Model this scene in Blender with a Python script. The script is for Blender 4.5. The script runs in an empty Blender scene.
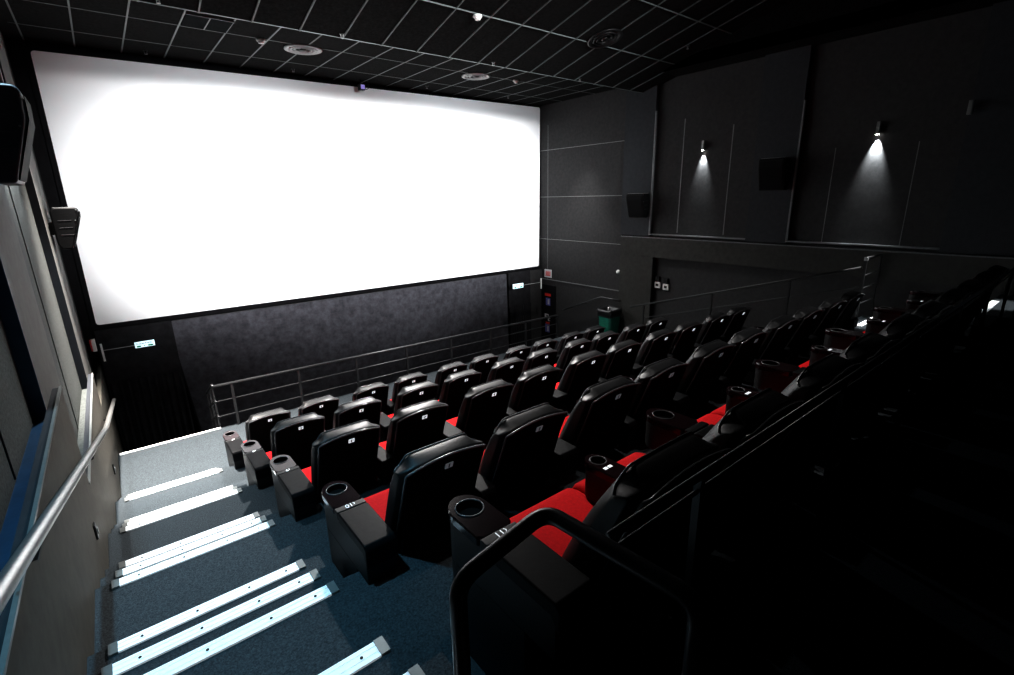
import bpy, math, random
from mathutils import Vector, Matrix
random.seed(4)
S = 1.25                      # metres per layout unit
PI = math.pi
scene = bpy.context.scene
COL = scene.collection

# ------------------------------------------------------------------ materials
def mat(name, col, rough=.6, metal=0, spec=.5, noise=0, nscale=30, bump=0, bscale=80, emit=None, estr=0, coat=0, sheen=0):
    m = bpy.data.materials.new(name); m.use_nodes = True
    nt = m.node_tree; b = nt.nodes['Principled BSDF']
    b.inputs['Base Color'].default_value = (*col, 1)
    b.inputs['Roughness'].default_value = rough
    b.inputs['Metallic'].default_value = metal
    b.inputs['Specular IOR Level'].default_value = spec
    b.inputs['Coat Weight'].default_value = coat
    b.inputs['Sheen Weight'].default_value = sheen
    tc = nt.nodes.new('ShaderNodeTexCoord')
    if noise:
        n = nt.nodes.new('ShaderNodeTexNoise'); n.inputs['Scale'].default_value = nscale
        n.inputs['Detail'].default_value = 6; n.inputs['Roughness'].default_value = .65
        nt.links.new(tc.outputs['Object'], n.inputs['Vector'])
        r = nt.nodes.new('ShaderNodeValToRGB')
        r.color_ramp.elements[0].position = .32; r.color_ramp.elements[1].position = .7
        r.color_ramp.elements[0].color = tuple(c * (1 - noise) for c in col) + (1,)
        r.color_ramp.elements[1].color = tuple(min(1, c * (1 + noise)) for c in col) + (1,)
        nt.links.new(n.outputs['Fac'], r.inputs['Fac']); nt.links.new(r.outputs['Color'], b.inputs['Base Color'])
    if bump:
        n2 = nt.nodes.new('ShaderNodeTexNoise'); n2.inputs['Scale'].default_value = bscale; n2.inputs['Detail'].default_value = 4
        nt.links.new(tc.outputs['Object'], n2.inputs['Vector'])
        bp = nt.nodes.new('ShaderNodeBump'); bp.inputs['Strength'].default_value = bump; bp.inputs['Distance'].default_value = .01
        nt.links.new(n2.outputs['Fac'], bp.inputs['Height']); nt.links.new(bp.outputs['Normal'], b.inputs['Normal'])
    if emit:
        b.inputs['Emission Color'].default_value = (*emit, 1); b.inputs['Emission Strength'].default_value = estr
    return m
M = {}
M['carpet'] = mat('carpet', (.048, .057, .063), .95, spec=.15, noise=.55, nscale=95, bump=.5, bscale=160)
M['carpet_shaded'] = mat('shaded_carpet', (.006, .009, .012), .95, spec=.05, noise=.6, nscale=95, bump=.5, bscale=160)  # darker copy of the carpet, shade behind the last row painted in
M['drail'] = mat('shade_darkened_rail', (.02, .021, .022), .5, spec=.3, noise=.15, nscale=25)  # darker copy of the rail paint, weak light put into the colour
M['screen'] = mat('screen_fabric', (.86, .87, .88), .9, spec=.1, noise=.01, nscale=3)
M['black'] = mat('black_masking', (.006, .006, .007), .9, spec=.1, noise=.3, nscale=8)
M['velvet'] = mat('grey_velvet', (.062, .062, .072), .95, spec=.1, noise=.38, nscale=8, bump=.3, bscale=60, sheen=.05)
M['drape'] = mat('black_drape', (.016, .016, .018), .95, spec=.15, noise=.4, nscale=6)
M['wall'] = mat('dark_wall_panel', (.030, .030, .031), .75, spec=.3, noise=.25, nscale=14, bump=.15, bscale=120)
M['pilaster'] = mat('blue_black_pilaster', (.022, .025, .030), .7, spec=.3, noise=.2, nscale=12)
M['seam'] = mat('pale_panel_seam', (.16, .165, .17), .5, noise=.2, nscale=20)
M['dado'] = mat('olive_grey_dado', (.062, .058, .048), .7, spec=.3, noise=.22, nscale=9, bump=.1, bscale=140)
M['dado_dark'] = mat('dark_lower_wall', (.034, .034, .031), .75, spec=.3, noise=.25, nscale=10, bump=.12, bscale=120)
M['niche'] = mat('niche_fabric', (.07, .076, .073), .9, spec=.2, noise=.45, nscale=40, bump=.4, bscale=150)
M['navy'] = mat('blue_lit_niche_reveal', (.018, .045, .085), .6, spec=.3, noise=.2, nscale=10)  # navy stands in for bluish light falling on the niche jamb
M['grey_pil'] = mat('grey_wall_pilaster', (.085, .085, .08), .75, spec=.3, noise=.2, nscale=10)
M['trim'] = mat('pale_metal_trim', (.22, .23, .225), .4, metal=.5, noise=.1, nscale=20)
M['tile'] = mat('black_ceiling_tile', (.0075, .0075, .0075), .95, spec=.05, noise=.7, nscale=22, bump=.4, bscale=120)
M['grid'] = mat('ceiling_grid_metal', (.085, .10, .10), .5, noise=.15, nscale=10)
M['leather'] = mat('black_leather', (.007, .0075, .0085), .46, spec=.42, noise=.3, nscale=25, bump=.10, bscale=30)
M['pad'] = mat('matte_black_leather', (.0028, .0030, .0036), .55, spec=.12, noise=.3, nscale=25, bump=.08, bscale=30)
M['backshell'] = mat('black_seat_back_cloth', (.004, .0038, .004), .85, spec=.12, noise=.25, nscale=30)
M['piping'] = mat('glossy_black_piping', (.10, .10, .105), .22, spec=.7, noise=.1, nscale=20)
M['red'] = mat('red_seat_cloth', (.62, .008, .012), .85, spec=.15, noise=.12, nscale=60, bump=.2, bscale=160)
M['gloss'] = mat('glossy_dark_console_top', (.014, .006, .007), .12, spec=.4, noise=.15, nscale=12)
M['plastic'] = mat('black_plastic', (.0045, .0045, .005), .5, spec=.3, noise=.2, nscale=20, bump=.1, bscale=90)
M['plate'] = mat('glowing_number_plate', (.8, .8, .8), .4, noise=.05, nscale=20, emit=(.9, .95, 1), estr=.55)  # slight glow added so plates look bright on the unlit seat backs
M['plate_shaded'] = mat('shaded_number_plate', (.05, .05, .055), .5, noise=.1, nscale=20)  # last-row copy, colour darkened to stand in for shade
M['plate_dim'] = mat('shade_dimmed_number_plate', (.4, .43, .46), .4, noise=.05, nscale=20, emit=(.8, .9, 1), estr=.07)  # fourth-row copy, greyer with weaker glow to stand in for dimmer light
M['nosing'] = mat('glowing_white_metal_nosing', (.92, .94, .95), .5, noise=.04, nscale=30, emit=(.9, .96, 1), estr=.22)  # no lamp: slight glow added to brighten the strips
M['screw'] = mat('dark_screw', (.03, .03, .03), .4, metal=.8, noise=.1)
M['steel'] = mat('brushed_steel_rail', (.42, .42, .41), .34, metal=.9, noise=.12, nscale=40)
M['rail'] = mat('dark_grey_rail', (.05, .052, .055), .38, metal=.3, noise=.15, nscale=25)
M['brail'] = mat('black_rail', (.016, .018, .022), .30, spec=.5, noise=.2, nscale=25)
M['speaker'] = mat('lightened_black_speaker', (.03, .036, .042), .5, spec=.35, noise=.2, nscale=30, bump=.1, bscale=160)  # near copy, colour lightened to stand in for light on its side
M['speaker_shaded'] = mat('shade_darkened_speaker', (.0022, .0025, .003), .6, spec=.15, noise=.2, nscale=30)  # shaded copy, colour darkened against light spilling on the cabinets
M['grille'] = mat('black_speaker_grille', (.002, .002, .0025), .7, spec=.1, noise=.3, nscale=120)
M['white'] = mat('white_plastic', (.75, .75, .74), .4, noise=.05)
M['grey'] = mat('grey_plastic', (.30, .31, .31), .45, noise=.1)
M['green'] = mat('green_bin_plastic', (.010, .17, .115), .45, noise=.2, nscale=12)
M['liner'] = mat('black_bag', (.012, .012, .013), .28, spec=.6, noise=.2, nscale=20)
M['sign'] = mat('lit_sign_face', (.75, .9, .95), .4, noise=.04, emit=(.72, .93, 1), estr=.75)
M['signgreen'] = mat('sign_green', (.01, .25, .14), .4, noise=.05, emit=(.0, .25, .12), estr=.4)
M['signdark'] = mat('sign_lettering', (.02, .06, .08), .5, noise=.05)
M['redmark'] = mat('red_marking', (.6, .03, .02), .5, noise=.1)
M['blueprint'] = mat('blue_violet_print', (.13, .14, .42), .5, noise=.5, nscale=40)
M['paper'] = mat('white_print', (.6, .6, .62), .6, noise=.1)
M['lamp'] = mat('lamp_lens', (1, 1, 1), .3, noise=.02, emit=(1, .98, .95), estr=30)
M['violet'] = mat('violet_lens', (.25, .18, .45), .2, noise=.3, nscale=40, emit=(.35, .3, .65), estr=.5)
M['vent'] = mat('vent_mesh', (.006, .008, .009), .9, spec=.03, noise=.5, nscale=120)

# ------------------------------------------------------------------ mesh builder (layout units)
class G:
    def __init__(s): s.v = []; s.f = []
    def box(s, x0, x1, y0, y1, z0, z1):
        i = len(s.v)
        s.v += [(x, y, z) for z in (z0, z1) for y in (y0, y1) for x in (x0, x1)]
        s.f += [tuple(i + k for k in q) for q in ((0, 2, 3, 1), (4, 5, 7, 6), (0, 1, 5, 4), (2, 6, 7, 3), (0, 4, 6, 2), (1, 3, 7, 5))]
        return s
    def prism(s, poly, axis, a, b):      # poly: 2-D points in the other two axes
        n = len(poly); i = len(s.v)
        for t in (a, b):
            for p, q in poly:
                s.v.append({'x': (t, p, q), 'y': (p, t, q), 'z': (p, q, t)}[axis])
        s.f.append(tuple(i + k for k in range(n))[::-1]); s.f.append(tuple(i + n + k for k in range(n)))
        for k in range(n): s.f.append((i + k, i + (k + 1) % n, i + n + (k + 1) % n, i + n + k))
        return s
    def tube(s, path, r, n=10, fil=0, r2=None):
        P = [Vector(p) for p in path]
        if fil:
            Q = [P[0]]
            for a, b, c in zip(P, P[1:], P[2:]):
                d1 = (a - b); d2 = (c - b); f = min(fil, d1.length * .49, d2.length * .49)
                p1 = b + d1.normalized() * f; p2 = b + d2.normalized() * f
                for k in range(7):
                    t = k / 6; Q.append(p1 * (1 - t) ** 2 + b * 2 * t * (1 - t) + p2 * t * t)
            P = Q + [P[-1]]
        i0 = len(s.v); T = []
        for k in range(len(P)):
            a = P[max(k - 1, 0)]; b = P[min(k + 1, len(P) - 1)]; T.append((b - a).normalized())
        u = T[0].orthogonal().normalized()
        for k, p in enumerate(P):
            u = (u - T[k] * u.dot(T[k])).normalized(); w = T[k].cross(u)
            for j in range(n):
                a = 2 * PI * j / n; s.v.append(tuple(p + (u * math.cos(a) + w * math.sin(a)) * r))
        for k in range(len(P) - 1):
            for j in range(n):
                a = i0 + k * n + j; b = i0 + k * n + (j + 1) % n
                s.f.append((a, b, b + n, a + n))
        s.f.append(tuple(i0 + j for j in range(n))[::-1]); e = i0 + (len(P) - 1) * n
        s.f.append(tuple(e + j for j in range(n)))
        return s
    def lathe(s, prof, cx=0, cy=0, n=24):   # prof: (r, z) from one end to the other
        i = len(s.v)
        for r, z in prof:
            for j in range(n): a = 2 * PI * j / n; s.v.append((cx + r * math.cos(a), cy + r * math.sin(a), z))
        for k in range(len(prof) - 1):
            for j in range(n):
                a = i + k * n + j; b = i + k * n + (j + 1) % n; s.f.append((a, b, b + n, a + n))
        s.f.append(tuple(i + j for j in range(n))[::-1]); e = i + (len(prof) - 1) * n; s.f.append(tuple(e + j for j in range(n)))
        return s
    def rings(s, rings, closed=True, caps=True):
        n = len(rings[0]); i = len(s.v)
        for r in rings: s.v += [tuple(p) for p in r]
        for k in range(len(rings) - 1):
            for j in range(n if closed else n - 1):
                a = i + k * n + j; b = i + k * n + (j + 1) % n; s.f.append((a, b, b + n, a + n))
        if caps: s.f.append(tuple(i + j for j in range(n))[::-1]); e = i + (len(rings) - 1) * n; s.f.append(tuple(e + j for j in range(n)))
        return s
    def build(s, name, m, parent=None, loc=(0, 0, 0), smooth=False, bevel=0, seg=2, sub=0, rot=None):
        me = bpy.data.meshes.new(name)
        me.from_pydata([(x * S, y * S, z * S) for x, y, z in s.v], [], s.f); me.update()
        import bmesh
        bm = bmesh.new(); bm.from_mesh(me); bmesh.ops.recalc_face_normals(bm, faces=bm.faces); bm.to_mesh(me); bm.free()
        o = bpy.data.objects.new(name, me); COL.objects.link(o)
        me.materials.append(M[m]); o.location = tuple(c * S for c in loc)
        if rot: o.rotation_euler = rot
        if parent: o.parent = parent
        if smooth:
            for p in me.polygons: p.use_smooth = True
        if bevel:
            b = o.modifiers.new('bevel', 'BEVEL'); b.width = bevel * S; b.segments = seg; b.limit_method = 'ANGLE'; b.angle_limit = .6
            for p in me.polygons: p.use_smooth = True
            w = o.modifiers.new('wn', 'WEIGHTED_NORMAL')
        if sub:
            b = o.modifiers.new('sub', 'SUBSURF'); b.levels = b.render_levels = sub
        return o
def tag(o, label, cat, group=None):
    o['label'] = label; o['category'] = cat
    if group: o['group'] = group
    return o
def thing(name, label, cat, loc=(0, 0, 0), group=None, rot=None):
    o = bpy.data.objects.new(name, None); COL.objects.link(o); o.empty_display_size = .1
    o.location = tuple(c * S for c in loc)
    if rot: o.rotation_euler = rot
    return tag(o, label, cat, group)
def struct(g, name, m, **k):
    o = g.build(name, m, **k)
    if not k.get('parent'): o['kind'] = 'structure'
    return o
def dup(root, loc, label, group=None):
    r = root.copy(); COL.objects.link(r); r.location = tuple(c * S for c in loc); r['label'] = label
    if group: r['group'] = group
    for ch in root.children:
        c = ch.copy(); COL.objects.link(c); c.parent = r
        for g in ch.children:
            d = g.copy(); COL.objects.link(d); d.parent = c
    return r
def text(s, size, m, parent, loc, rot):
    cu = bpy.data.curves.new('row_number', 'FONT'); cu.body = s; cu.size = size * S; cu.align_x = 'CENTER'; cu.align_y = 'CENTER'
    cu.extrude = .0008; cu.materials.append(M[m])
    tmp = bpy.data.objects.new('row_number_text', cu); COL.objects.link(tmp)
    me = bpy.data.meshes.new_from_object(tmp); bpy.data.objects.remove(tmp); bpy.data.curves.remove(cu)
    o = bpy.data.objects.new('row_number', me); COL.objects.link(o); o.parent = parent
    if not me.materials: me.materials.append(M[m])
    o.location = tuple(c * S for c in loc); o.rotation_euler = rot
    return o

# ------------------------------------------------------------------ layout numbers
XL, XR, D = -.41, 8.5, 9.25
DY, DZ, X0, Y1 = 1.2436, .3727, 1.001, 5.466
Z = {r: -3.153 + DZ * (r - 1) for r in range(1, 7)}
LY = {r: Y1 - DY * (r - 1) for r in range(1, 5)}; LY[5] = .70
LX = {1: X0, 2: X0, 3: X0, 4: X0, 5: 1.15}
NOSE = {1: 7.74, 2: 5.665, 3: 4.421, 4: 3.178, 5: 1.934, 6: .84}      # stair nosings
EDGE = {1: 7.74, 2: LY[1] + .195, 3: LY[2] + .195, 4: LY[3] + .195, 5: LY[4] + .195, 6: .655}
HR, TR = DZ / 3, .283
ZP = -3.85        # passage in front of the screen
XS = .597         # right edge of the left stairs
XA = 7.05         # left edge of the right stairs
XV = 7.80         # edge of the entry passage along the right wall

# ------------------------------------------------------------------ floor
g = G()
g.box(XL - .2, XR + .2, -6, D + .1, -4.2, ZP)
for r in range(1, 7):
    lo = -6 if r == 6 else EDGE[r + 1] - .4
    if r < 6: g.box(XS, XA, lo, EDGE[r], -4.1, Z[r])
    for x0, x1 in ((XL - .1, XS), (XA, XV if r < 5 else XR + .1)):
        g.box(x0, x1, lo, NOSE[r], -4.1, Z[r])
        if r > 1:
            for k in (1, 2): g.box(x0, x1, NOSE[r] - .2, NOSE[r] + k * TR, -4.1, Z[r] - k * HR)
        else:
            for k in range(1, 5):
                g.box(x0 if x0 < 1 else x0 + .0, x1 + .18, NOSE[r] - .2, NOSE[r] + k * .24, -4.1, Z[1] - k * .14)
g.box(XV, XR + .2, 2.13, 7.3, -4.1, -2.95); g.box(XA, XV, 6.2, 7.3, -4.1, -2.95)
g.box(XV, XR + .2, 7.3, NOSE[1], -4.1, Z[1])
struct(g, 'floor', 'carpet')
struct(G().box(XS, XA, -6, EDGE[6], -4.1, Z[6]), 'floor.001', 'carpet_shaded')  # shade is put into the colour of this floor piece
t = thing('floor_edge_trim', 'thin white trim along the front edge of the aisle floor beside the curtain', 'floor trim', (XL, NOSE[1] - .035, Z[1]))
G().box(0.02, 1.20, 0, .04, -.02, .012).build('edge_strip', 'nosing', t)

# ------------------------------------------------------------------ front wall, screen, curtains
struct(G().box(XL - .3, XR + .3, D + .03, D + .25, -4.2, 2.4), 'wall_front', 'black')
TL, TRc, BR, BL = (-.30, 1.92), (8.48, 2.005), (8.436, -1.696), (-.345, -1.684)
t = thing('cinema_screen', 'huge white cinema screen filling the front wall', 'screen', (4.05, D, -1.69))
o = lambda p, dx, dz: (p[0] - 4.05 + dx, p[1] + 1.69 + dz)
g = G()
q = [o(BL, 0, 0), o(BR, 0, 0), o(TRc, 0, 0), o(TL, 0, 0)]
n = 24
rr = .05
def rcorner(a, b, c):
    a, b, c = Vector(a), Vector(b), Vector(c); p = b + (a - b).normalized() * rr; r_ = b + (c - b).normalized() * rr
    return [tuple(p * (1 - k / 4) ** 2 + b * 2 * (k / 4) * (1 - k / 4) + r_ * (k / 4) ** 2) for k in range(5)]
pol = []
for k in range(4): pol += rcorner(q[k - 1], q[k], q[(k + 1) % 4])
G().prism(pol, 'y', -.035, -.012).build('projection_surface', 'screen', t)
g = G()
out = [o(BL, -.06, -.075), o(BR, .03, -.075), o(TRc, .03, .02), o(TL, -.06, .05)]
g.prism(out, 'y', -.0115, .012)
g.build('masking_frame', 'black', t)
t = thing('fabric_wall_panel', 'dark grey velvet fabric panel covering the wall below the screen', 'wall panel', (0, D, ZP))
G().prism([(.50, -1.775), (7.36, -1.79), (7.40, ZP), (.66, ZP)][::-1] and [(.50, 2.07), (7.36, 2.07), (7.40, .002), (.66, .002)], 'y', -.05, .02).build('velvet_face', 'velvet', t)
G().tube([(.50, -.055, 2.06), (.66, -.055, .01)], .014, 6).build('edge_seam', 'drape', t)
def curtain(x0, x1, label, seed):
    rnd = random.Random(seed)
    t = thing('exit_curtain', label, 'curtain', (x0, D - .06, ZP))
    w = x1 - x0
    G().box(0, w, -.02, .03, 1.22, 2.09).build('valance', 'drape', t)
    nx = 72; ph = [rnd.uniform(0, 6) for _ in range(3)]
    rows = []
    for k in range(9):
        z = 1.26 * (1 - k / 8) + .01
        rows.append([(w * i / nx, -.03 + (.024 * math.sin(i * .95 + ph[0] + .25 * math.sin(k * .4)) + .014 * math.sin(i * 1.7 + ph[1])) * (.5 + .5 * k / 8) - .01, z) for i in range(nx + 1)])
    G().rings(rows, closed=False, caps=False).build('drape', 'drape', t, smooth=True)
    return t
curtain(XL + .02, .56, 'black folded exit curtain left of the grey velvet panel', 1)
curtain(7.40, 8.10, 'black folded exit curtain right of the grey velvet panel by the notice board', 2)
struct(G().box(8.10, XR + .1, D - .08, D + .1, -4.2, -1.78), 'trim_1', 'wall')

# ------------------------------------------------------------------ left wall
xp, xn = XL - .045, -.52
g = G()
def pilL(y0, y1, z0): pass
struct(G().box(xn - .3, xn, -6, D + .1, -4.2, 3.4), 'wall_left', 'niche')
struct(G().box(xn - .05, xp, 3.74, 4.65, -1.9, 2.9).box(xn - .05, xp, 6.94, 7.85, -2.6, 2.9), 'wall_left.001', 'grey_pil')
struct(G().box(xp, XL, -6, 4.19, -4.1, -1.14).box(xn - .05, xp, -6, 4.19, -4.1, -1.195), 'wall_left.002', 'dado')
struct(G().box(xp, XL, 4.19, 7.2, -4.1, -1.87).box(xn - .05, xp, 4.19, 7.2, -4.1, -1.965), 'wall_left.003', 'dado')
struct(G().box(xp, XL, 7.2, D + .05, -4.1, -2.28).box(xn - .05, xp, 7.2, D + .05, -4.1, -2.34), 'wall_left.004', 'dado')
struct(G().box(xn, xp, 3.730, 3.738, -1.2, 2.9).box(xn, xp - .002, -4, 3.73, -1.20, -1.185), 'trim_2', 'navy')
struct(G().box(xn, xp, 6.930, 6.938, -1.97, 2.9), 'trim_2.001', 'pilaster')
struct(G().box(xn, xp - .002, 4.66, 6.93, -1.97, -1.955), 'trim_2.002', 'niche')
struct(G().box(xp - .001, XL - .011, -4, 4.188, -1.142, -1.138).box(xp - .001, XL - .011, 4.2, 7.198, -1.872, -1.868), 'trim_2.003', 'pilaster')
struct(G().box(XL - .01, XL + .004, -4, 4.188, -1.142, -1.128), 'trim_3', 'trim')
struct(G().box(XL - .01, XL + .004, 4.2, 7.198, -1.872, -1.858), 'trim_3.001', 'trim')
struct(G().box(xn, xn + .006, 5.60, 5.615, -1.94, 2.4), 'trim_3.002', 'niche')
struct(G().box(xn, xn + .006, 2.9, 2.91, -1.17, 2.4), 'trim_3.003', 'black')

# ------------------------------------------------------------------ right wall
fx, px, rx, lx = 8.50, 8.46, 8.545, 8.43       # front panels, pilasters, recessed panels, lower block
struct(G().box(rx, rx + .3, -6, D + .1, -4.2, 3.6), 'wall_right', 'wall')
struct(G().box(fx, rx + .1, 6.70, D + .05, -4.1, 2.6), 'wall_right.001', 'wall')
struct(G().box(px, rx + .1, 6.0, 6.70, -.80, 2.9).box(px, rx + .1, 3.41, 4.06, -.80, 3.2).box(px, rx + .1, .4, 1.5, -.80, 3.6), 'wall_right.002', 'pilaster')
struct(G().box(lx, rx + .1, -4, 6.66, -1.21, -.82).box(lx, rx + .1, 5.85, 6.66, -3.2, -1.2), 'wall_right.003', 'dado_dark')
g = G()
for z in (1.05, -.01, -1.01): g.box(fx - .004, fx + .01, 6.72, D, z - .006, z + .006)
g.box(fx - .012, fx + .01, 6.70, D - .02, -2.02, -2.0)
for y in (8.96,): g.box(fx - .003, fx + .01, y - .004, y + .004, -2, 1.6)
struct(g, 'trim_4', 'seam')
g = G()
for y, z1 in ((5.42, 1.3), (4.50, 1.1)): g.box(rx - .005, rx + .01, y - .008, y + .008, -.72, z1)
for y in (2.92, 1.95): g.box(rx - .003, rx + .01, y - .005, y + .005, -.78, .6)
struct(g, 'trim_4.001', 'seam')
g = G()
g.box(px - .008, px + .03, 5.975, 6.0, -.78, 1.5); g.box(px - .008, px + .03, 3.385, 3.41, -.78, 1.3)
for y0, y1 in ((4.06, 6.0), (1.5, 3.41)): g.box(px - .006, rx + .02, y0, y1, -.775, -.755)
g.box(lx - .006, px + .05, -2, 6.66, -.835, -.82)
struct(g, 'trim_5', 'seam')

# back wall, sloped ceiling above the seats
struct(G().box(XL - .4, XR + .4, -6.3, -6.0, -4.2, 4.2), 'wall_back', 'wall')
YE, ZF, ZN, K = 6.30, 2.04, 1.86, .25
zn = lambda y: ZN + K * (YE - y) if y > 1.5 else ZN + K * (YE - 1.5)
struct(G().box(XL - .3, XR + .3, YE + .03, D + .2, ZF, ZF + .1), 'ceiling', 'tile')
struct(G().prism([(YE + .03, ZN), (1.5, zn(1.5)), (-6.2, zn(1.5)), (-6.2, zn(1.5) + .15), (1.5, zn(1.5) + .15), (YE + .03, ZF + .1)], 'x', XL - .3, XR + .3), 'ceiling.001', 'tile')
struct(G().box(8.02, XR + .2, -3, YE - .02, 2.03, 2.2).box(8.02, 8.06, -3, YE - .02, 2.03, 3.2), 'ceiling.002', 'tile')
g = G(); bw = .0085
k = 0; x = 1.147 - .494 * 3
while x < XR:
    g.box(x - bw, x + bw, YE + .04, D, ZF - .006, ZF + .01); x += .494
for y in (7.55, 8.51): g.box(XL, XR, y - bw * .8, y + bw * .8, ZF - .005, ZF + .01)
struct(g, 'trim_6', 'grid')
g = G()
x = 1.647 - .494 * 4
while x < XR - .4:
    i = len(g.v); a = (YE + .02); b = 1.6
    g.v += [(x + sx * bw, y, zn(y) + dz) for y in (a, b) for dz in (-.008, .004) for sx in (-1, 1)]
    g.f += [tuple(i + k for k in q) for q in ((0, 1, 3, 2), (4, 6, 7, 5), (0, 4, 5, 1), (2, 3, 7, 6), (0, 2, 6, 4), (1, 5, 7, 3))]
    x += .494
for y in (5.35, 4.40, 3.45, 2.5):
    g.box(XL, XR - .5, y - bw * .7, y + bw * .7, zn(y) - .009, zn(y) + .004)
g.box(XL, XR, YE + .02, YE + .034, ZN - .004, ZN + .02)
struct(g, 'trim_6.001', 'grid')

# ceiling fittings
def diffuser(x, y, z, label, slope=0, m='grey'):
    t = thing('ceiling_air_diffuser', label, 'air diffuser', (x, y, z), 'round ceiling air diffusers', (math.atan(slope), 0, 0))
    G().lathe([(.245, .0), (.25, -.012), (.22, -.022), (.19, -.012), (.19, 0)], n=36).build('outer_ring', m, t, smooth=True)
    g = G()
    for r in (.145, .095): g.lathe([(r + .035, -.004), (r + .015, -.026), (r - .005, -.008), (r, -.002)], n=32)
    g.build('cone_ring', m, t, smooth=True)
    G().lathe([(.045, -.002), (.05, -.02), (.02, -.026)], n=20).build('centre_cap', 'screw', t, smooth=True)
diffuser(2.63, 7.71, ZF, 'round grey air diffuser in the ceiling above the left part of the screen')
diffuser(5.54, 7.66, ZF, 'round grey air diffuser in the ceiling above the right part of the screen')
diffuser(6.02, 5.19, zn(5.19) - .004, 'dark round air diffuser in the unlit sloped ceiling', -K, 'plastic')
t = thing('ceiling_grille', 'rectangular mesh air grille in the ceiling near the left wall', 'air grille', (1.40, 7.28, ZF))
G().box(-.235, .235, -.235, .235, -.012, 0).build('grille_mesh', 'vent', t)
G().box(-.247, .247, .235, .247, -.016, 0).box(-.247, .247, -.247, -.235, -.016, 0).box(-.006, .006, -.235, .235, -.016, 0).build('grille_frame', 'grid', t)
sp = None
for (x, y, z), lab in [((.91, 9.0, ZF), 'small sprinkler head above the left end of the screen'), ((2.84, 8.9, ZF), 'small sprinkler head between the left diffuser and the screen'),
                     ((5.23, 8.81, ZF), 'small sprinkler head before the screen, left of the right diffuser'), ((7.12, 8.72, ZF), 'small sprinkler head above the right end of the screen'),
                     ((.81, 6.22, zn(6.22)), 'sprinkler head on the ceiling step near the left wall'), ((2.6, 6.24, zn(6.24)), 'sprinkler head on the ceiling step behind the left diffuser'),
                     ((4.83, 6.24, zn(6.24)), 'sprinkler head on the ceiling step behind the right diffuser'), ((6.64, 6.24, zn(6.24)), 'sprinkler head on the ceiling step near the right wall'),
                     ((7.63, 4.89, zn(4.89)), 'sprinkler head on the dark sloped ceiling by the right wall')]:
    z += .004
    if sp is None:
        sp = thing('ceiling_sprinkler', lab, 'sprinkler', (x, y, z), 'ceiling sprinklers')
        G().lathe([(.028, 0), (.029, -.006), (.010, -.010), (.008, -.024)], n=14).build('body', 'screw', sp)
        G().lathe([(.018, -.046), (.020, -.043), (.006, -.040)], n=14).tube([(.013, 0, -.008), (.014, 0, -.044)], .003, 5).tube([(-.013, 0, -.008), (-.014, 0, -.044)], .003, 5).build('deflector', 'trim', sp)
    else: dup(sp, (x, y, z), lab)
sd = None
for (x, y, z), lab in [((2.05, 7.57, ZF), 'white smoke detector on the ceiling left of the left diffuser'), ((6.32, 7.51, ZF), 'white smoke detector on the ceiling right of the right diffuser'),
                     ((3.93, 5.36, zn(5.36) - .01), 'white smoke detector on the sloped ceiling grid')]:
    if sd is None:
        sd = thing('smoke_detector', lab, 'smoke detector', (x, y, z), 'ceiling smoke detectors')
        G().lathe([(.052, 0), (.055, -.02), (.045, -.03)], n=20).build('base', 'white', sd, smooth=True)
        G().lathe([(.036, -.03), (.033, -.05), (.012, -.056)], n=20).build('sensor_head', 'white', sd, smooth=True)
        G().lathe([(.034, -.032), (.0345, -.038), (.034, -.040)], n=20).build('indicator_ring', 'redmark', sd)
    else: dup(sd, (x, y, z), lab)
t = thing('ceiling_camera', 'small camera with violet lens hanging over the top edge of the screen', 'camera', (4.02, 9.02, ZF))
G().box(-.05, .05, -.06, .05, -.17, -.07).build('housing', 'plastic', t, bevel=.01)
G().box(-.037, .037, -.064, -.058, -.155, -.085).build('lens', 'violet', t)
G().tube([(0, 0, 0), (0, 0, -.08)], .012, 8).build('mount', 'plastic', t)
G().tube([(.13, 0, 0), (.13, 0, -.12), (.10, 0, -.14), (.05, 0, -.13)], .007, 6).build('cable', 'plastic', t)

# ------------------------------------------------------------------ wall lights and speakers
def sconce(x, y, z, side, label, on=True, cone=52, power=260, m='trim'):
    t = thing('wall_sconce', label, 'wall light', (x, y, z), 'slim wall downlights')
    G().box(-.022, .022, -.022, .022, .01, .17).build('lamp_body', m, t, bevel=.004)
    G().box(0 if side > 0 else -.09, .09 if side > 0 else 0, -.012, .012, .08, .11).build('wall_bracket', 'plastic', t)
    if on:
        G().lathe([(.018, .009), (.018, .004)], n=14).build('lamp_lens', 'lamp', t)
        l = bpy.data.lights.new('sconce_beam', 'SPOT'); l.energy = power; l.spot_size = math.radians(cone); l.spot_blend = .9; l.shadow_soft_size = .012; l.color = (.93, .98, 1)
        lo = bpy.data.objects.new('sconce_beam', l); COL.objects.link(lo); lo.location = (x * S, y * S, (z - .004) * S)
        lo.rotation_euler = (0, math.radians(-15 * side) , 0)
sconce(rx - .05, 5.0, .72, 1, 'lit slim wall sconce between two wall speakers on the right wall')
sconce(rx - .05, 2.42, .72, 1, 'lit slim wall sconce further back on the right wall', power=400)
sconce(8.40, 1.49, .84, 1, 'unlit slim wall sconce in the darkness, last on the right wall', on=False)
sconce(-.415, 5.79, .91, -1, 'lit wall sconce in the niche of the left wall', cone=96, power=560)

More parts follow.
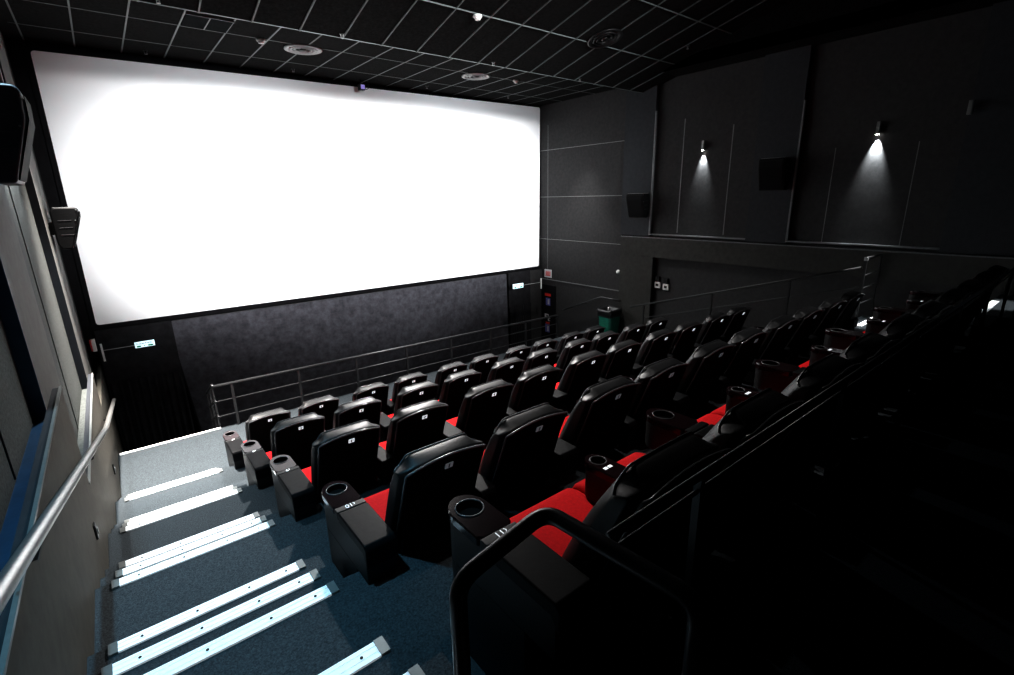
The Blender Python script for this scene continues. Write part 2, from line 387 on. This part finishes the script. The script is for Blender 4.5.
def speaker(x, y, z, side, label, h=.46, w=.40, yaw=0, m='speaker_shaded'):
    # side +1: hangs on the left wall facing +X ; -1: on the right wall
    t = thing('wall_speaker', label, 'loudspeaker', (x, y, z), 'wall speakers', (0, 0, yaw))
    prof = [(0.03, 0), (.12, 0), (.225, h * .12 + .28), (.235, h * .95), (.21, h), (.03, h), (0, h * .9), (0, .06)]
    G().prism([(side * a, b) for a, b in prof], 'y', -w / 2, w / 2).build('cabinet', m, t, bevel=.016, seg=3)
    gp = [(.128, .02), (.134, .02), (.240, h * .12 + .28), (.246, h * .90), (.240, h * .90), (.233, h * .12 + .28)]
    G().prism([(side * a, b) for a, b in gp], 'y', -w / 2 + .03, w / 2 - .03).build('front_grille', 'grille', t)
    G().box(min(0, -side * .05), max(0, -side * .05), -.06, .06, h * .35, h * .65).build('wall_bracket', 'screw', t)
    for k in range(3): G().box(min(side * .05, side * .16), max(side * .05, side * .16), -w / 2 - .002, -w / 2 + .004, h * (.35 + .17 * k), h * (.35 + .17 * k) + .004).build('side_rib', 'piping', t)
    G().box(min(side * .03, side * .20), max(side * .03, side * .20), -w / 2 + .02, w / 2 - .02, h, h + .004).build('top_edge', 'grey', t)
    G().box(min(side * .19, side * .20), max(side * .19, side * .20), -w / 2 - .003, -w / 2, .3, .31).box(min(side * .215, side * .226), max(side * .215, side * .226), -w / 2 - .003, -w / 2, h - .03, h - .02).build('bolt', 'trim', t)
speaker(xp + .006, 4.18, .13, 1, 'large dark wall speaker nearest on the left wall', h=.52, m='speaker')
speaker(xp + .04, 7.42, -.45, 1, 'dark wall speaker on the left wall beside the screen edge', h=.44)
speaker(px - .03, 6.20, -.44, -1, 'black wall speaker on the right wall pilaster left of the first sconce')
speaker(px - .03, 3.66, .02, -1, 'black wall speaker on the pilaster between the two lit sconces', h=.48)

# ------------------------------------------------------------------ signs and small wall items
def exit_sign(x, y, z, wx, label, k_=1):
    t = thing('exit_sign', label, 'exit sign', (x, y, z), 'lit exit signs')
    def kk(g):
        g.v = [(a * k_ if abs(a) < .19 else a, b, c * k_) for a, b, c in g.v]; return g
    kk(G().box(-.185, .185, -.015, .015, -.065, .065)).build('sign_panel', 'sign', t, bevel=.006 * k_)
    g = G()
    xx = -.150
    for w_, h_ in ((.034, .036), (.030, .030), (.036, .034), (.030, .036), (.036, .030), (.03, .036)):
        g.box(xx, xx + .008, -.0165, -.015, .010, .010 + h_); g.box(xx + w_ - .010, xx + w_ - .002, -.0165, -.015, .010, .010 + h_); g.box(xx, xx + w_ - .004, -.0165, -.015, .022, .030); xx += w_ + .017
    kk(g).build('lettering', 'signdark', t)
    for a_, b_ in ((-.155, -.075), (.055, .150)): kk(G().box(a_, b_, -.0165, -.015, -.050, -.018)).build('green_mark', 'signgreen', t)
    kk(G().prism([(-.03, -.03), (.0, -.012), (0, -.05)], 'y', -.0165, -.015)).build('arrow_mark', 'signgreen', t)
    sgn = 1 if wx > x else -1
    G().tube([(sgn * .185 * k_, 0, 0), (wx - x, 0, -.0)], .006, 6).build('mounting_rod', 'grey', t)
    G().box(wx - x - .012, wx - x + .012, -.012, .012, -.16, .10).build('wall_plate', 'white', t)
exit_sign(.16, 8.9, -2.0, XL + .07, 'lit exit sign on a rod before the curtain left of the velvet panel', .66)
exit_sign(7.47, 8.9, -2.045, 8.22, 'small lit exit sign on a rod at the right end of the velvet panel', .85)
t = thing('fire_call_box', 'small white and red box high on the left wall beside the exit sign', 'call box', (XL, 8.72, -1.90))
G().box(-.018, .026, -.04, .04, -.05, .12).build('box_body', 'white', t, bevel=.006)
G().box(-.034, -.018, -.04, .04, -.04, .11).build('red_side', 'redmark', t)
def wplate(y, z, label):
    t = thing('wall_switch', label, 'switch', (XL, y, z), 'switch plates on the left dado')
    G().box(0, .012, -.03, .03, -.05, .05).build('switch_plate', 'screw', t, bevel=.003); G().box(.012, .018, -.012, .012, -.02, .02).build('switch_button', 'grey', t)
wplate(3.80, -2.02, 'small dark switch plate low on the left wall by the third landing')
wplate(6.45, -2.78, 'small dark switch plate low on the left wall near the front landing')
t = thing('no_smoking_sign', 'small white square sign with red print at the front of the right wall', 'sign', (fx, 8.94, -1.86))
G().box(-.012, 0, -.125, .125, -.10, .10).build('sign_plate', 'paper', t)
g = G()
for k in range(4): g.box(-.0145, -.012, -.09 + .045 * k, -.062 + .045 * k, -.055, .055)
g.box(-.0145, -.012, -.09, .10, -.06, -.045).build('red_print', 'redmark', t)
t = thing('notice_board', 'tall black notice board with coloured prints on the right wall', 'notice board', (fx, 8.91, -3.66))
G().box(-.03, 0, -.25, .25, 0, 1.51).build('board', 'black', t, bevel=.005)
G().box(-.034, -.03, -.10, .12, 1.23, 1.30).build('red_heading', 'redmark', t)
for z0, z1, m_, a, b in ((.99, 1.18, 'blueprint', -.08, .08), (.66, .76, 'paper', -.02, .12), (.58, .68, 'paper', -.08, .0), (.49, .55, 'redmark', -.06, .08), (.28, .50, 'blueprint', -.06, .10)):
    c = G().box(-.034, -.03, a, b, z0, z1).build('print', m_, t)
    G().box(-.036, -.034, (a + b) / 2 - .05, (a + b) / 2 + .01, z0 + .03, z1 - .03).build('picture', 'paper' if m_ == 'blueprint' else 'screw', c)
for y, z, lab in ((5.76, -1.80, 'white wall unit with black top in the right wall recess, left of its twin'), (5.565, -1.82, 'white wall unit with black top in the right wall recess, right of its twin')):
    t = thing('wall_unit', lab, 'wall unit', (rx, y, z), 'white wall units in the recess')
    G().box(-.04, 0, -.068, .068, -.03, .10).build('white_housing', 'white', t, bevel=.014, seg=3)
    G().box(-.044, -.04, -.032, .032, .015, .06).build('dark_window', 'screw', t)
    G().box(-.05, 0, -.05, .05, .10, .21).build('black_top', 'plastic', t, bevel=.01)
t = thing('wall_button', 'small white half-round fitting on the right wall corner edge', 'wall fitting', (fx - .005, 6.74, -1.60))
G().lathe([(.05, 0), (.045, .02), (.02, .035)], n=18).build('dome', 'white', t, smooth=True, rot=(0, -PI / 2, 0))
t = thing('litter_bin', 'green litter bin with a black bag liner on the right landing', 'bin', (8.20, 6.70, -2.95))
def rsq(w, d, z, r=.06):
    return [(cx + r * math.cos(a), cy + r * math.sin(a), z) for cx, cy, a0 in ((w - r, d - r, 0), (-w + r, d - r, PI / 2), (-w + r, -d + r, PI), (w - r, -d + r, 3 * PI / 2)) for a in [a0 + PI / 2 * k / 4 for k in range(5)]]
G().rings([rsq(.145, .145, 0), rsq(.155, .155, .03), rsq(.182, .182, .46)]).build('bin_body', 'green', t, smooth=False, bevel=.006)
rn = random.Random(3)
rim = []
for z, w in ((.43, .190), (.50, .204), (.56, .208), (.60, .192), (.57, .16), (.49, .14)):
    rim.append([(x + rn.uniform(-.012, .012), y + rn.uniform(-.012, .012), zz + rn.uniform(-.022, .022)) for x, y, zz in rsq(w, w, z)])
G().rings(rim, caps=True).build('bag_liner', 'liner', t, smooth=True)

# ------------------------------------------------------------------ rails
# left handrail on brackets
t = thing('stair_handrail', 'brushed steel handrail running down the left wall beside the stairs', 'handrail', (XL, 1.0, -.80))
b0 = (XL, 1.0, -.80)
loc = lambda x, y, z: (x - b0[0], y - b0[1], z - b0[2])
pts = [(-.33, .2, -.48), (-.33, 1.41, -.82), (-.33, 5.62, -2.0), (-.33, 8.40, -2.60)]
G().tube([loc(*p) for p in pts], .0225, 14, fil=.05).build('rail', 'steel', t, smooth=True)
for y, z in ((1.9, -.96), (4.1, -1.575), (6.9, -2.275)):
    G().tube([loc(XL - .0, y, z - .075), loc(XL + .06, y, z - .075), loc(-.33, y, z - .01)], .008, 8).lathe([(.001, 0), (.001, .001)]).build('rail_bracket', 'screw', t, smooth=True)
# front guard rail
t = thing('front_guard_rail', 'long dark guard rail with two lower bars before the velvet panel', 'guard rail', (1.0, 7.68, Z[1]))
a, b = (-.21, .02, .66), (6.5, -.06, .62)
at = lambda u, h: (a[0] + (b[0] - a[0]) * u, a[1] + (b[1] - a[1]) * u, h)
G().tube([at(0, .655), at(1, .60)], .020, 10).build('top_rail', 'rail', t, smooth=True)
for h in (.42, .19): G().tube([at(0, h), at(1, h * .97)], .010, 8).build('mid_rail', 'rail', t, smooth=True)
for k in range(8):
    u = (.02 + .93 * k - a[0]) / (b[0] - a[0])
    p = at(u, 0); G().box(p[0] - .017, p[0] + .017, p[1] - .017, p[1] + .017, .0, .655 - .055 * u).build('post', 'rail', t)
for h, r_ in ((.655, .018), (.42, .010), (.19, .010)):
    G().tube([at(0, h), (a[0], a[1] + .10, h), (a[0], a[1] + 1.0, h - .42)], r_, 8, fil=.04).build('return_rail', 'rail', t, smooth=True)
for y, dz in ((.10, 0), (.5, -.17), (.9, -.34)): G().box(a[0] - .012, a[0] + .012, a[1] + y - .012, a[1] + y + .012, dz * 1.0 + (-.0 if y > .2 else 0) - (.14 * int(y / .24)) * .0 - .0, .655 + dz).build('post', 'rail', t)
# right wall handrail
t = thing('wall_handrail', 'dark handrail on the right wall above the litter bin', 'handrail', (fx, 7.2, -2.2))
G().tube([(-.08, -.6, 0), (-.08, -.06, 0), (-.08, 1.15, -.50)], .018, 10, fil=.05).build('rail', 'rail', t, smooth=True)
for y, z in ((-.4, 0), (.4, -.19)): G().tube([(0, y, z - .05), (-.08, y, z - .01)], .008, 6).build('rail_bracket', 'screw', t)
# right aisle sloping rail with posts, and cross rail at the top of the entry passage
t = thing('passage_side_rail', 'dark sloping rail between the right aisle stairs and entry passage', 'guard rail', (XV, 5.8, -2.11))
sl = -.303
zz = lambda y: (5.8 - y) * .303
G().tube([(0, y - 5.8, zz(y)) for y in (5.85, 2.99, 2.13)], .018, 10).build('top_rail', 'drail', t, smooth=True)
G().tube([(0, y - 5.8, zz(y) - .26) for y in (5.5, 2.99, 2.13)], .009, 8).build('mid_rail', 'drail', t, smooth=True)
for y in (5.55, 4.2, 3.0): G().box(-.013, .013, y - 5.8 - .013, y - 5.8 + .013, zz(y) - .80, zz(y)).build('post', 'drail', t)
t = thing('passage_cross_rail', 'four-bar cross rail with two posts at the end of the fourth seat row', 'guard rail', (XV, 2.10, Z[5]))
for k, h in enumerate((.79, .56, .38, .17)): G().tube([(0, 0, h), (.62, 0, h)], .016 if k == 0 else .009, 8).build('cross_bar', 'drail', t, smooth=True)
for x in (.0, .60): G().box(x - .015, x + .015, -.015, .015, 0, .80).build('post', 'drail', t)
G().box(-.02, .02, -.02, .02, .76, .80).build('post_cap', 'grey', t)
# U-shaped rail at the stair end of the last row, and the guard rail behind the last row
t = thing('bent_stair_rail', 'thick black bent tubular rail in front at the stair landing', 'guard rail', (.65, .5, Z[6]))
p = [(.413, .692, Z[6]), (.413, .692, -.73), (.655, .694, -.68), (.668, .327, -.667), (.668, .327, Z[6])]
G().tube([(x - .65, y - .5, z - Z[6]) for x, y, z in p],   .0185, 16, fil=.045).build('bent_tube', 'brail', t, smooth=True)
for x, y in ((.413, .692), (.668, .327)): G().lathe([(.045, 0), (.045, .008), (.024, .012)], x - .65, y - .5, 18).build('floor_flange', 'brail', t)
t = thing('row_guard_rail', 'long thin black guard rail running behind the last seat row', 'guard rail', (.7, .55, Z[6]))
G().tube([(0, 0, .606), (7.0, 0, .606)], .010, 10).build('top_rail', 'brail', t, smooth=True)
G().tube([(0, 0, .565), (7.0, 0, .565)], .006, 8).build('mid_rail', 'brail', t, smooth=True)
for k in range(7): G().box(k * .99 + .35 - .010, k * .99 + .35 + .010, -.010, .010, 0, .605).build('post', 'brail', t)

# ------------------------------------------------------------------ stair nosings
place = {2: 'first', 3: 'second', 4: 'third', 5: 'fourth', 6: 'last'}
rowname = {1: 'front row', 2: 'second row', 3: 'third row', 4: 'fourth row', 5: 'last row'}
nos = None
W0, W1 = -.336, .512
order = {0: 'top', 1: 'middle', 2: 'lowest'}
for side in (0, 1):
    for r in range(2, 7):
        for k in range(3):
            x = (W0 + W1) / 2 if side == 0 else ((7.10 + 7.75) / 2 if r < 5 else 7.6)
            l = (x, NOSE[r] + k * TR - .034, Z[r] - k * HR)
            where = ('left stairs' if side == 0 else 'right stairs')
            seat = {2: 'second row', 3: 'third row', 4: 'fourth row', 5: 'last row', 6: 'camera landing'}[r]
            lab = 'white metal nosing strip on the %s step below the %s, %s' % (order[k], {2: 'second seat row', 3: 'third seat row', 4: 'fourth seat row', 5: 'last seat row', 6: 'bent black rail landing'}[r], where)
            if nos is None:
                nos = thing('stair_nosing', lab, 'stair nosing', l, 'white stair nosings')
                w = (W1 - W0) / 2
                g = G()
                prof = [(-.033, 0), (-.033, .009), (-.018, .009), (-.0165, .006), (-.011, .006), (-.0095, .009), (.010, .009), (.0115, .006), (.017, .006), (.0185, .009), (.0355, .009), (.0375, -.03), (.0345, -.03), (.0345, 0)]
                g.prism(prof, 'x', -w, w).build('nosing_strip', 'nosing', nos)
                for e in (-1, 1): G().box(min(e * w, e * (w - .035)), max(e * w, e * (w - .035)), -.034, .038, .0, .0115).build('end_plate', 'trim', nos)
                for q in (-.30, -.08, .15, .33): G().lathe([(.006, .009), (.006, .0112)], q, .0, 8).build('screw', 'screw', nos)
            else: dup(nos, l, lab)

# ------------------------------------------------------------------ seats
def make_seat(loc, label, group, inner=1):
    t = thing('cinema_chair', label, 'seat', loc, group)
    yr = lambda z: .245 * (.90 - z) / .6 if z > .3 else .245 + .02 * (.3 - z)
    def sm(a, b, x): x = max(0, min(1, (x - a) / (b - a))); return x * x * (3 - 2 * x)
    W = .232
    rings = []
    us = [-1, -.985, -.95, -.88, -.8, -.72, -.64, -.56, -.46, -.3, -.1, .1, .3, .46, .56, .64, .72, .8, .88, .95, .985, 1]
    for u in us:
        a = abs(u); e = max(.0, 1 - a ** 9)
        x = W * u * (1 if a < .98 else 1)
        zr = .930 - .032 * u * u
        zf = .890 + .044 * (1 - sm(.66, .84, a)) + .006 * (1 - u * u)
        th = .045 + .07 * e
        f = lambda z, k: yr(z) + th * k
        off = .03 * (1 - e)
        ring = [(x, yr(.14) + off, .14), (x, yr(.4) + off, .4), (x, yr(.65) + off, .65), (x, yr(.82) + off, .82), (x, yr(zr - .03) + off, zr - .03), (x, yr(zr) + off + .008, zr - .004 - off * .4),
                (x, yr(zr) + off + .018, zr - off * .4), (x, yr(.92) + off + th * .5, (zr + zf) / 2 + .004 - off * .4), (x, yr(zf) + off + th * .85, zf - off * .4), (x, yr(zf) + off + th * .98, zf - .008 - off * .5),
                (x, f(zf - .035, 1.05) + off, zf - .04), (x, f(.8, 1.2) + off, .80), (x, f(.66, 1.4) + off, .66), (x, f(.52, 1.5) + off, .52), (x, f(.40, 1.45) + off, .41), (x, f(.36, 1.3) + off, .34), (x, f(.2, 1.0) + off, .14)]
        rings.append([(px_ * (1 - .045 * sm(.75, .5, pz)) if False else px_ * (.952 + .048 * sm(.48, .78, pz)), py, pz) for px_, py, pz in ring])
    G().rings(rings).build('backrest', 'leather', t, smooth=True, sub=1)
    # rear shell
    g = G(); sh = []
    for u in (-.86, -.8, -.6, -.3, 0, .3, .6, .8, .86):
        x = W * u; zr = .915 - .032 * u * u; e = .004 if abs(u) > .84 else 0
        sh.append([(x * .95, yr(.10) + .005, .10), (x * .95, yr(.10) - .012 + e, .10), (x * .98, yr(.5) - .012 + e, .5), (x, yr(zr - .02) - .012 + e, zr - .02 - e), (x, yr(zr) - .008 + e, zr - e), (x, yr(zr) + .006, zr - e)])
    g.rings(sh).build('back_shell', 'backshell', t, bevel=.0, smooth=False)
    pp = [(-W * .90, yr(.3) - .004, .30), (-W * .90, yr(.7) - .004, .70), (-W * .90, yr(.88) - .004, .884)]
    pp += [(W * u, yr(.93) - .005, .925 - .032 * u * u) for u in (-.86, -.7, -.5, -.25, 0, .25, .5, .7, .86)]
    pp += [(W * .90, yr(.88) - .004, .884), (W * .90, yr(.7) - .004, .70), (W * .90, yr(.3) - .004, .30)]
    G().tube(pp, .0065, 6).build('piping', 'piping', t, smooth=True)
    fp = []
    for u in (-.97, -.93, -.88, -.84, -.80, -.76, -.72, -.68, -.6, -.45, -.2, 0, .2, .45, .6, .68, .72, .76, .80, .84, .88, .93, .97):
        a = abs(u); e = max(.0, 1 - a ** 9); zf = .890 + .044 * (1 - sm(.66, .84, a)) + .006 * (1 - u * u); th = .045 + .07 * e
        fp.append((W * u, yr(zf) + .03 * (1 - e) + th * .93, zf - .001 - .016 * (1 - e)))
    G().tube(fp, .0042, 6).build('front_piping', 'piping', t, smooth=True)
    c = G().box(-.020, .020, -.002, .002, -.016, .016).build('number_plate', 'plate', t, loc=(0, -.0105, .868), rot=(math.atan(.40), 0, 0))
    G().box(-.0035, .0035, -.003, -.001, -.012, .012).build('number_mark', 'screw', c)
    # cushion: rounded front, thick
    prof = [(.27, .30), (.27, .386), (.34, .388), (.55, .400), (.66, .402), (.718, .388), (.738, .35), (.73, .30), (.69, .275)]
    G().prism(prof, 'x', min(-inner * .207, inner * .268), max(-inner * .207, inner * .268)).build('seat_cushion', 'red', t, bevel=.022, seg=3)
    G().prism([(.26, .0), (.58, .0), (.66, .27), (.26, .295)], 'x', -.19, .19).build('seat_base', 'plastic', t, bevel=.008)
    return t
def make_console(loc, label, group, row=None, short=False):
    t = thing('armrest_console', label, 'armrest console', loc, group)
    cy, R = (.515, .050) if short else (.598, .074)
    y0, yb = (.06, cy - .165)
    hr = R * .70
    def outline(n=40):
        pts = []
        for k in range(n):
            a = 2 * PI * k / n; c, s_ = math.cos(a), math.sin(a)
            if s_ >= 0: pts.append((R * c, cy + R * 1.25 * s_))
            else:
                L = min(R / max(abs(c), 1e-6), (cy - yb) / abs(s_)); pts.append((c * L, cy + s_ * L))
        return pts
    ol = outline(); n = len(ol)
    g = G()
    hole = lambda z, r: [(r * math.cos(2 * PI * k / n), cy + r * math.sin(2 * PI * k / n), z) for k in range(n)]
    g.rings([[(x, y, .545) for x, y in ol], [(x, y, .572) for x, y in ol], [(x * .965, cy + (y - cy) * .97, .580) for x, y in ol], hole(.580, hr), hole(.50, hr - .005), hole(.498, .002)])
    g.build('top_panel', 'gloss', t)
    G().tube([(hr * math.cos(a), cy + hr * math.sin(a), .581) for a in [2 * PI * k / 28 for k in range(29)]], .0030, 6).build('cup_holder_ring', 'piping', t, smooth=True)
    B = R - .004
    body = [(-B, y0 + .02), (B, y0 + .02), (B, cy)] + [(B * math.cos(PI * k / 12), cy + B * 1.22 * math.sin(PI * k / 12)) for k in range(1, 12)] + [(-B, cy)]
    zl = .3745 if row else .4045
    gb = G().prism(body, 'z', zl, .548)
    if not short and not row:
        gb.box(-.032, .032, .215, .40, 0, zl)
    if row:
        low = [(a_, max(b_, .215)) for a_, b_ in body]
        gb.prism(low, 'z', 0, zl)
    gb.build('console_body', 'plastic', t, bevel=.004)
    G().box(-R - .001, R + .001, yb - .042, yb - .001, .540, .583).build('label_band', 'plastic', t, bevel=.004)
    G().prism([(y0, .47 if not short else .50), (y0 - .002, .565), (y0 + .016, .586), (yb - .056, .588), (yb - .044, .575), (yb - .044, .53), (y0 + .04, .53)], 'x', -R - .001, R + .001).build('arm_pad', 'pad', t, bevel=.008, seg=3)
    if row: text(row, .040, 'plate', t, (0, yb - .021, .5845), (0, 0, PI))
    if short:
        for x in (-.034, -.008): G().box(x, x + .020, cy - .070, cy - .054, .579, .5815).build('number_plate', 'plate', t)
    return t
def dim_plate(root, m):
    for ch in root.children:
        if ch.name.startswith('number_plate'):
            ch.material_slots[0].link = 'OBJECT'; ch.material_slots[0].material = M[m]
ORD = ['first', 'second', 'third', 'fourth', 'fifth', 'sixth', 'seventh', 'eighth', 'ninth', 'tenth']
protos = {}; cproto = sproto = None
RN = {1: '7', 2: '8', 3: '9', 4: '10', 5: '11'}
for r in range(1, 6):
    for j in range(10):
        l = (LX[r] + .6 * j + (.022 if j % 2 == 0 else -.022), LY[r] - (.05 if r == 5 else 0), Z[r])
        lab = 'black leather cinema seat with red cushion, %s from the left stairs in the %s' % (ORD[j], rowname[r])
        if r == 5: lab = 'unlit black cinema seat with red cushion, %s from the left stairs in the last row' % ORD[j]
        gr = 'cinema seats of the ' + rowname[r]
        if j % 2 not in protos: c_ = protos[j % 2] = make_seat(l, lab, gr, -1 if j % 2 else 1)
        else: c_ = dup(protos[j % 2], l, lab, gr)
        if r >= 4: dim_plate(c_, 'plate_dim' if r == 4 else 'plate_shaded')
    for j in range(11):
        l = (LX[r] - (.300 if j % 2 else .305) + .6 * j, LY[r], Z[r])
        gr = 'armrest consoles of the ' + rowname[r]
        if j == 0: make_console(l, 'black cup-holder armrest console at the left stairs end of the %s' % rowname[r], gr, '\u2039' + RN[r]); continue
        if j == 10: lab = 'black cup-holder armrest console at the right aisle end of the %s' % rowname[r]
        else: lab = 'black cup-holder armrest console between the %s and %s seats of the %s' % (ORD[j - 1], ORD[j], rowname[r])
        if j % 2:
            if sproto is None: sproto = make_console(l, lab, gr, short=True)
            else: dup(sproto, l, lab, gr)
        elif cproto is None: cproto = make_console(l, lab, gr)
        else: dup(cproto, l, lab, gr)

# ------------------------------------------------------------------ lights
def spot(name, loc, target, e, size, blend=.6, soft=.1, col=(1, 1, 1)):
    l = bpy.data.lights.new(name, 'SPOT'); l.energy = e; l.spot_size = math.radians(size); l.spot_blend = blend; l.shadow_soft_size = soft; l.color = col
    o = bpy.data.objects.new(name, l); COL.objects.link(o); o.location = tuple(c * S for c in loc)
    d = Vector(target) - Vector(loc); o.rotation_euler = d.to_track_quat('-Z', 'Y').to_euler()
    return o
# unseen projector in the back booth, split into beams; further screen beams added
for x, e, sz, bl in ((1.4, 1.0, 18.5, .8), (2.6, .9, 22, 1), (4.1, .9, 26, 1), (5.6, .9, 24, 1), (7.2, 1.0, 19, .9)):
    spot('screen_wash_beam', (4.05, -5.6, 2.30), (x, D, -.1), 13500 * e, sz, bl, .75, (1, 1, 1))
for x, z, sz in ((.95, -.85, 9.5), (.9, .35, 9.5), (7.65, -.8, 9.5), (7.75, .5, 9.5)):  # added unseen beams to brighten the screen corners
    spot('screen_wash_beam', (4.05, -5.6, 2.0), (x, D, z), 7000, sz, 1, .3, (1, 1, 1))
for x, e, sz in ((1.5, 1.35, 20), (4.1, .9, 30), (6.9, 1.2, 24)):  # added unseen lower beams, lifting the dark band at the screen top
    spot('screen_wash_beam', (4.05, -5.6, 1.2), (x, D, .30), 4400 * e, sz, 1, .2, (.90, .96, 1))
# ceiling downlights near the screen
spot('front_downlight', (.15, 7.0, 2.0), (.45, 6.6, -3.1), 10500, 52, 1, .08, (1, .93, .87))
spot('front_downlight', (3.6, 6.8, 2.0), (2.6, 4.9, -3), 3600, 100, .9, .08, (1, .97, .95))
spot('front_downlight', (6.4, 6.9, 2.0), (5.6, 5.2, -3), 900, 100, .9, .08, (1, .97, .95))
spot('front_downlight', (7.75, 7.6, 2.0), (8.15, 7.9, -3), 900, 50, 1, .08, (1, .97, .95))
# ceiling downlights over the last rows
for x, e in ((1.5, 260), (2.8, 280), (4.1, 300), (5.4, 300)):
    spot('row_downlight', (x, 1.55, 2.75), (x, 1.55, -1.6), e, 25, 1, .05, (1, .97, .95))
# stair downlights
spot('stair_downlight', (-.2, 4.2, 2.2), (.05, 4.2, -2), 800, 54, 1, .06, (.58, .84, 1))
spot('stair_downlight', (-.2, 2.0, 2.5), (.05, 2.1, -1.8), 980, 44, 1, .06, (.20, .56, .80))
spot('aisle_downlight', (7.7, 1.6, 1.9), (7.7, 1.85, -1.6), 1900, 21, .5, .05)
spot('aisle_downlight', (7.75, .85, 2.0), (7.8, .85, -1.3), 800, 15, .5, .05)
w = bpy.data.worlds.new('world'); scene.world = w; w.use_nodes = True
w.node_tree.nodes['Background'].inputs[0].default_value = (.0, .0, .0, 1)

# ------------------------------------------------------------------ camera
cam = bpy.data.cameras.new('camera'); co = bpy.data.objects.new('camera', cam); COL.objects.link(co)
y, p, r = (math.radians(a) for a in (38.5745, 15.961, -1.1946))
fwd = Vector((math.sin(y) * math.cos(p), math.cos(y) * math.cos(p), -math.sin(p)))
right = Vector((math.cos(y), -math.sin(y), 0)); up = right.cross(fwd)
r2 = math.cos(r) * right + math.sin(r) * up; u2 = -math.sin(r) * right + math.cos(r) * up
co.matrix_world = Matrix((r2, u2, -fwd)).transposed().to_4x4()
cam.sensor_width = 36; cam.lens = 489.868 / 1014 * 36; cam.clip_start = .05
scene.camera = co
scene.view_settings.view_transform = 'Standard'
scene.view_settings.look = 'None'
scene.view_settings.gamma = .80
scene.view_settings.exposure = .35
scene.cycles.max_bounces = 8
scene.cycles.use_denoising = True
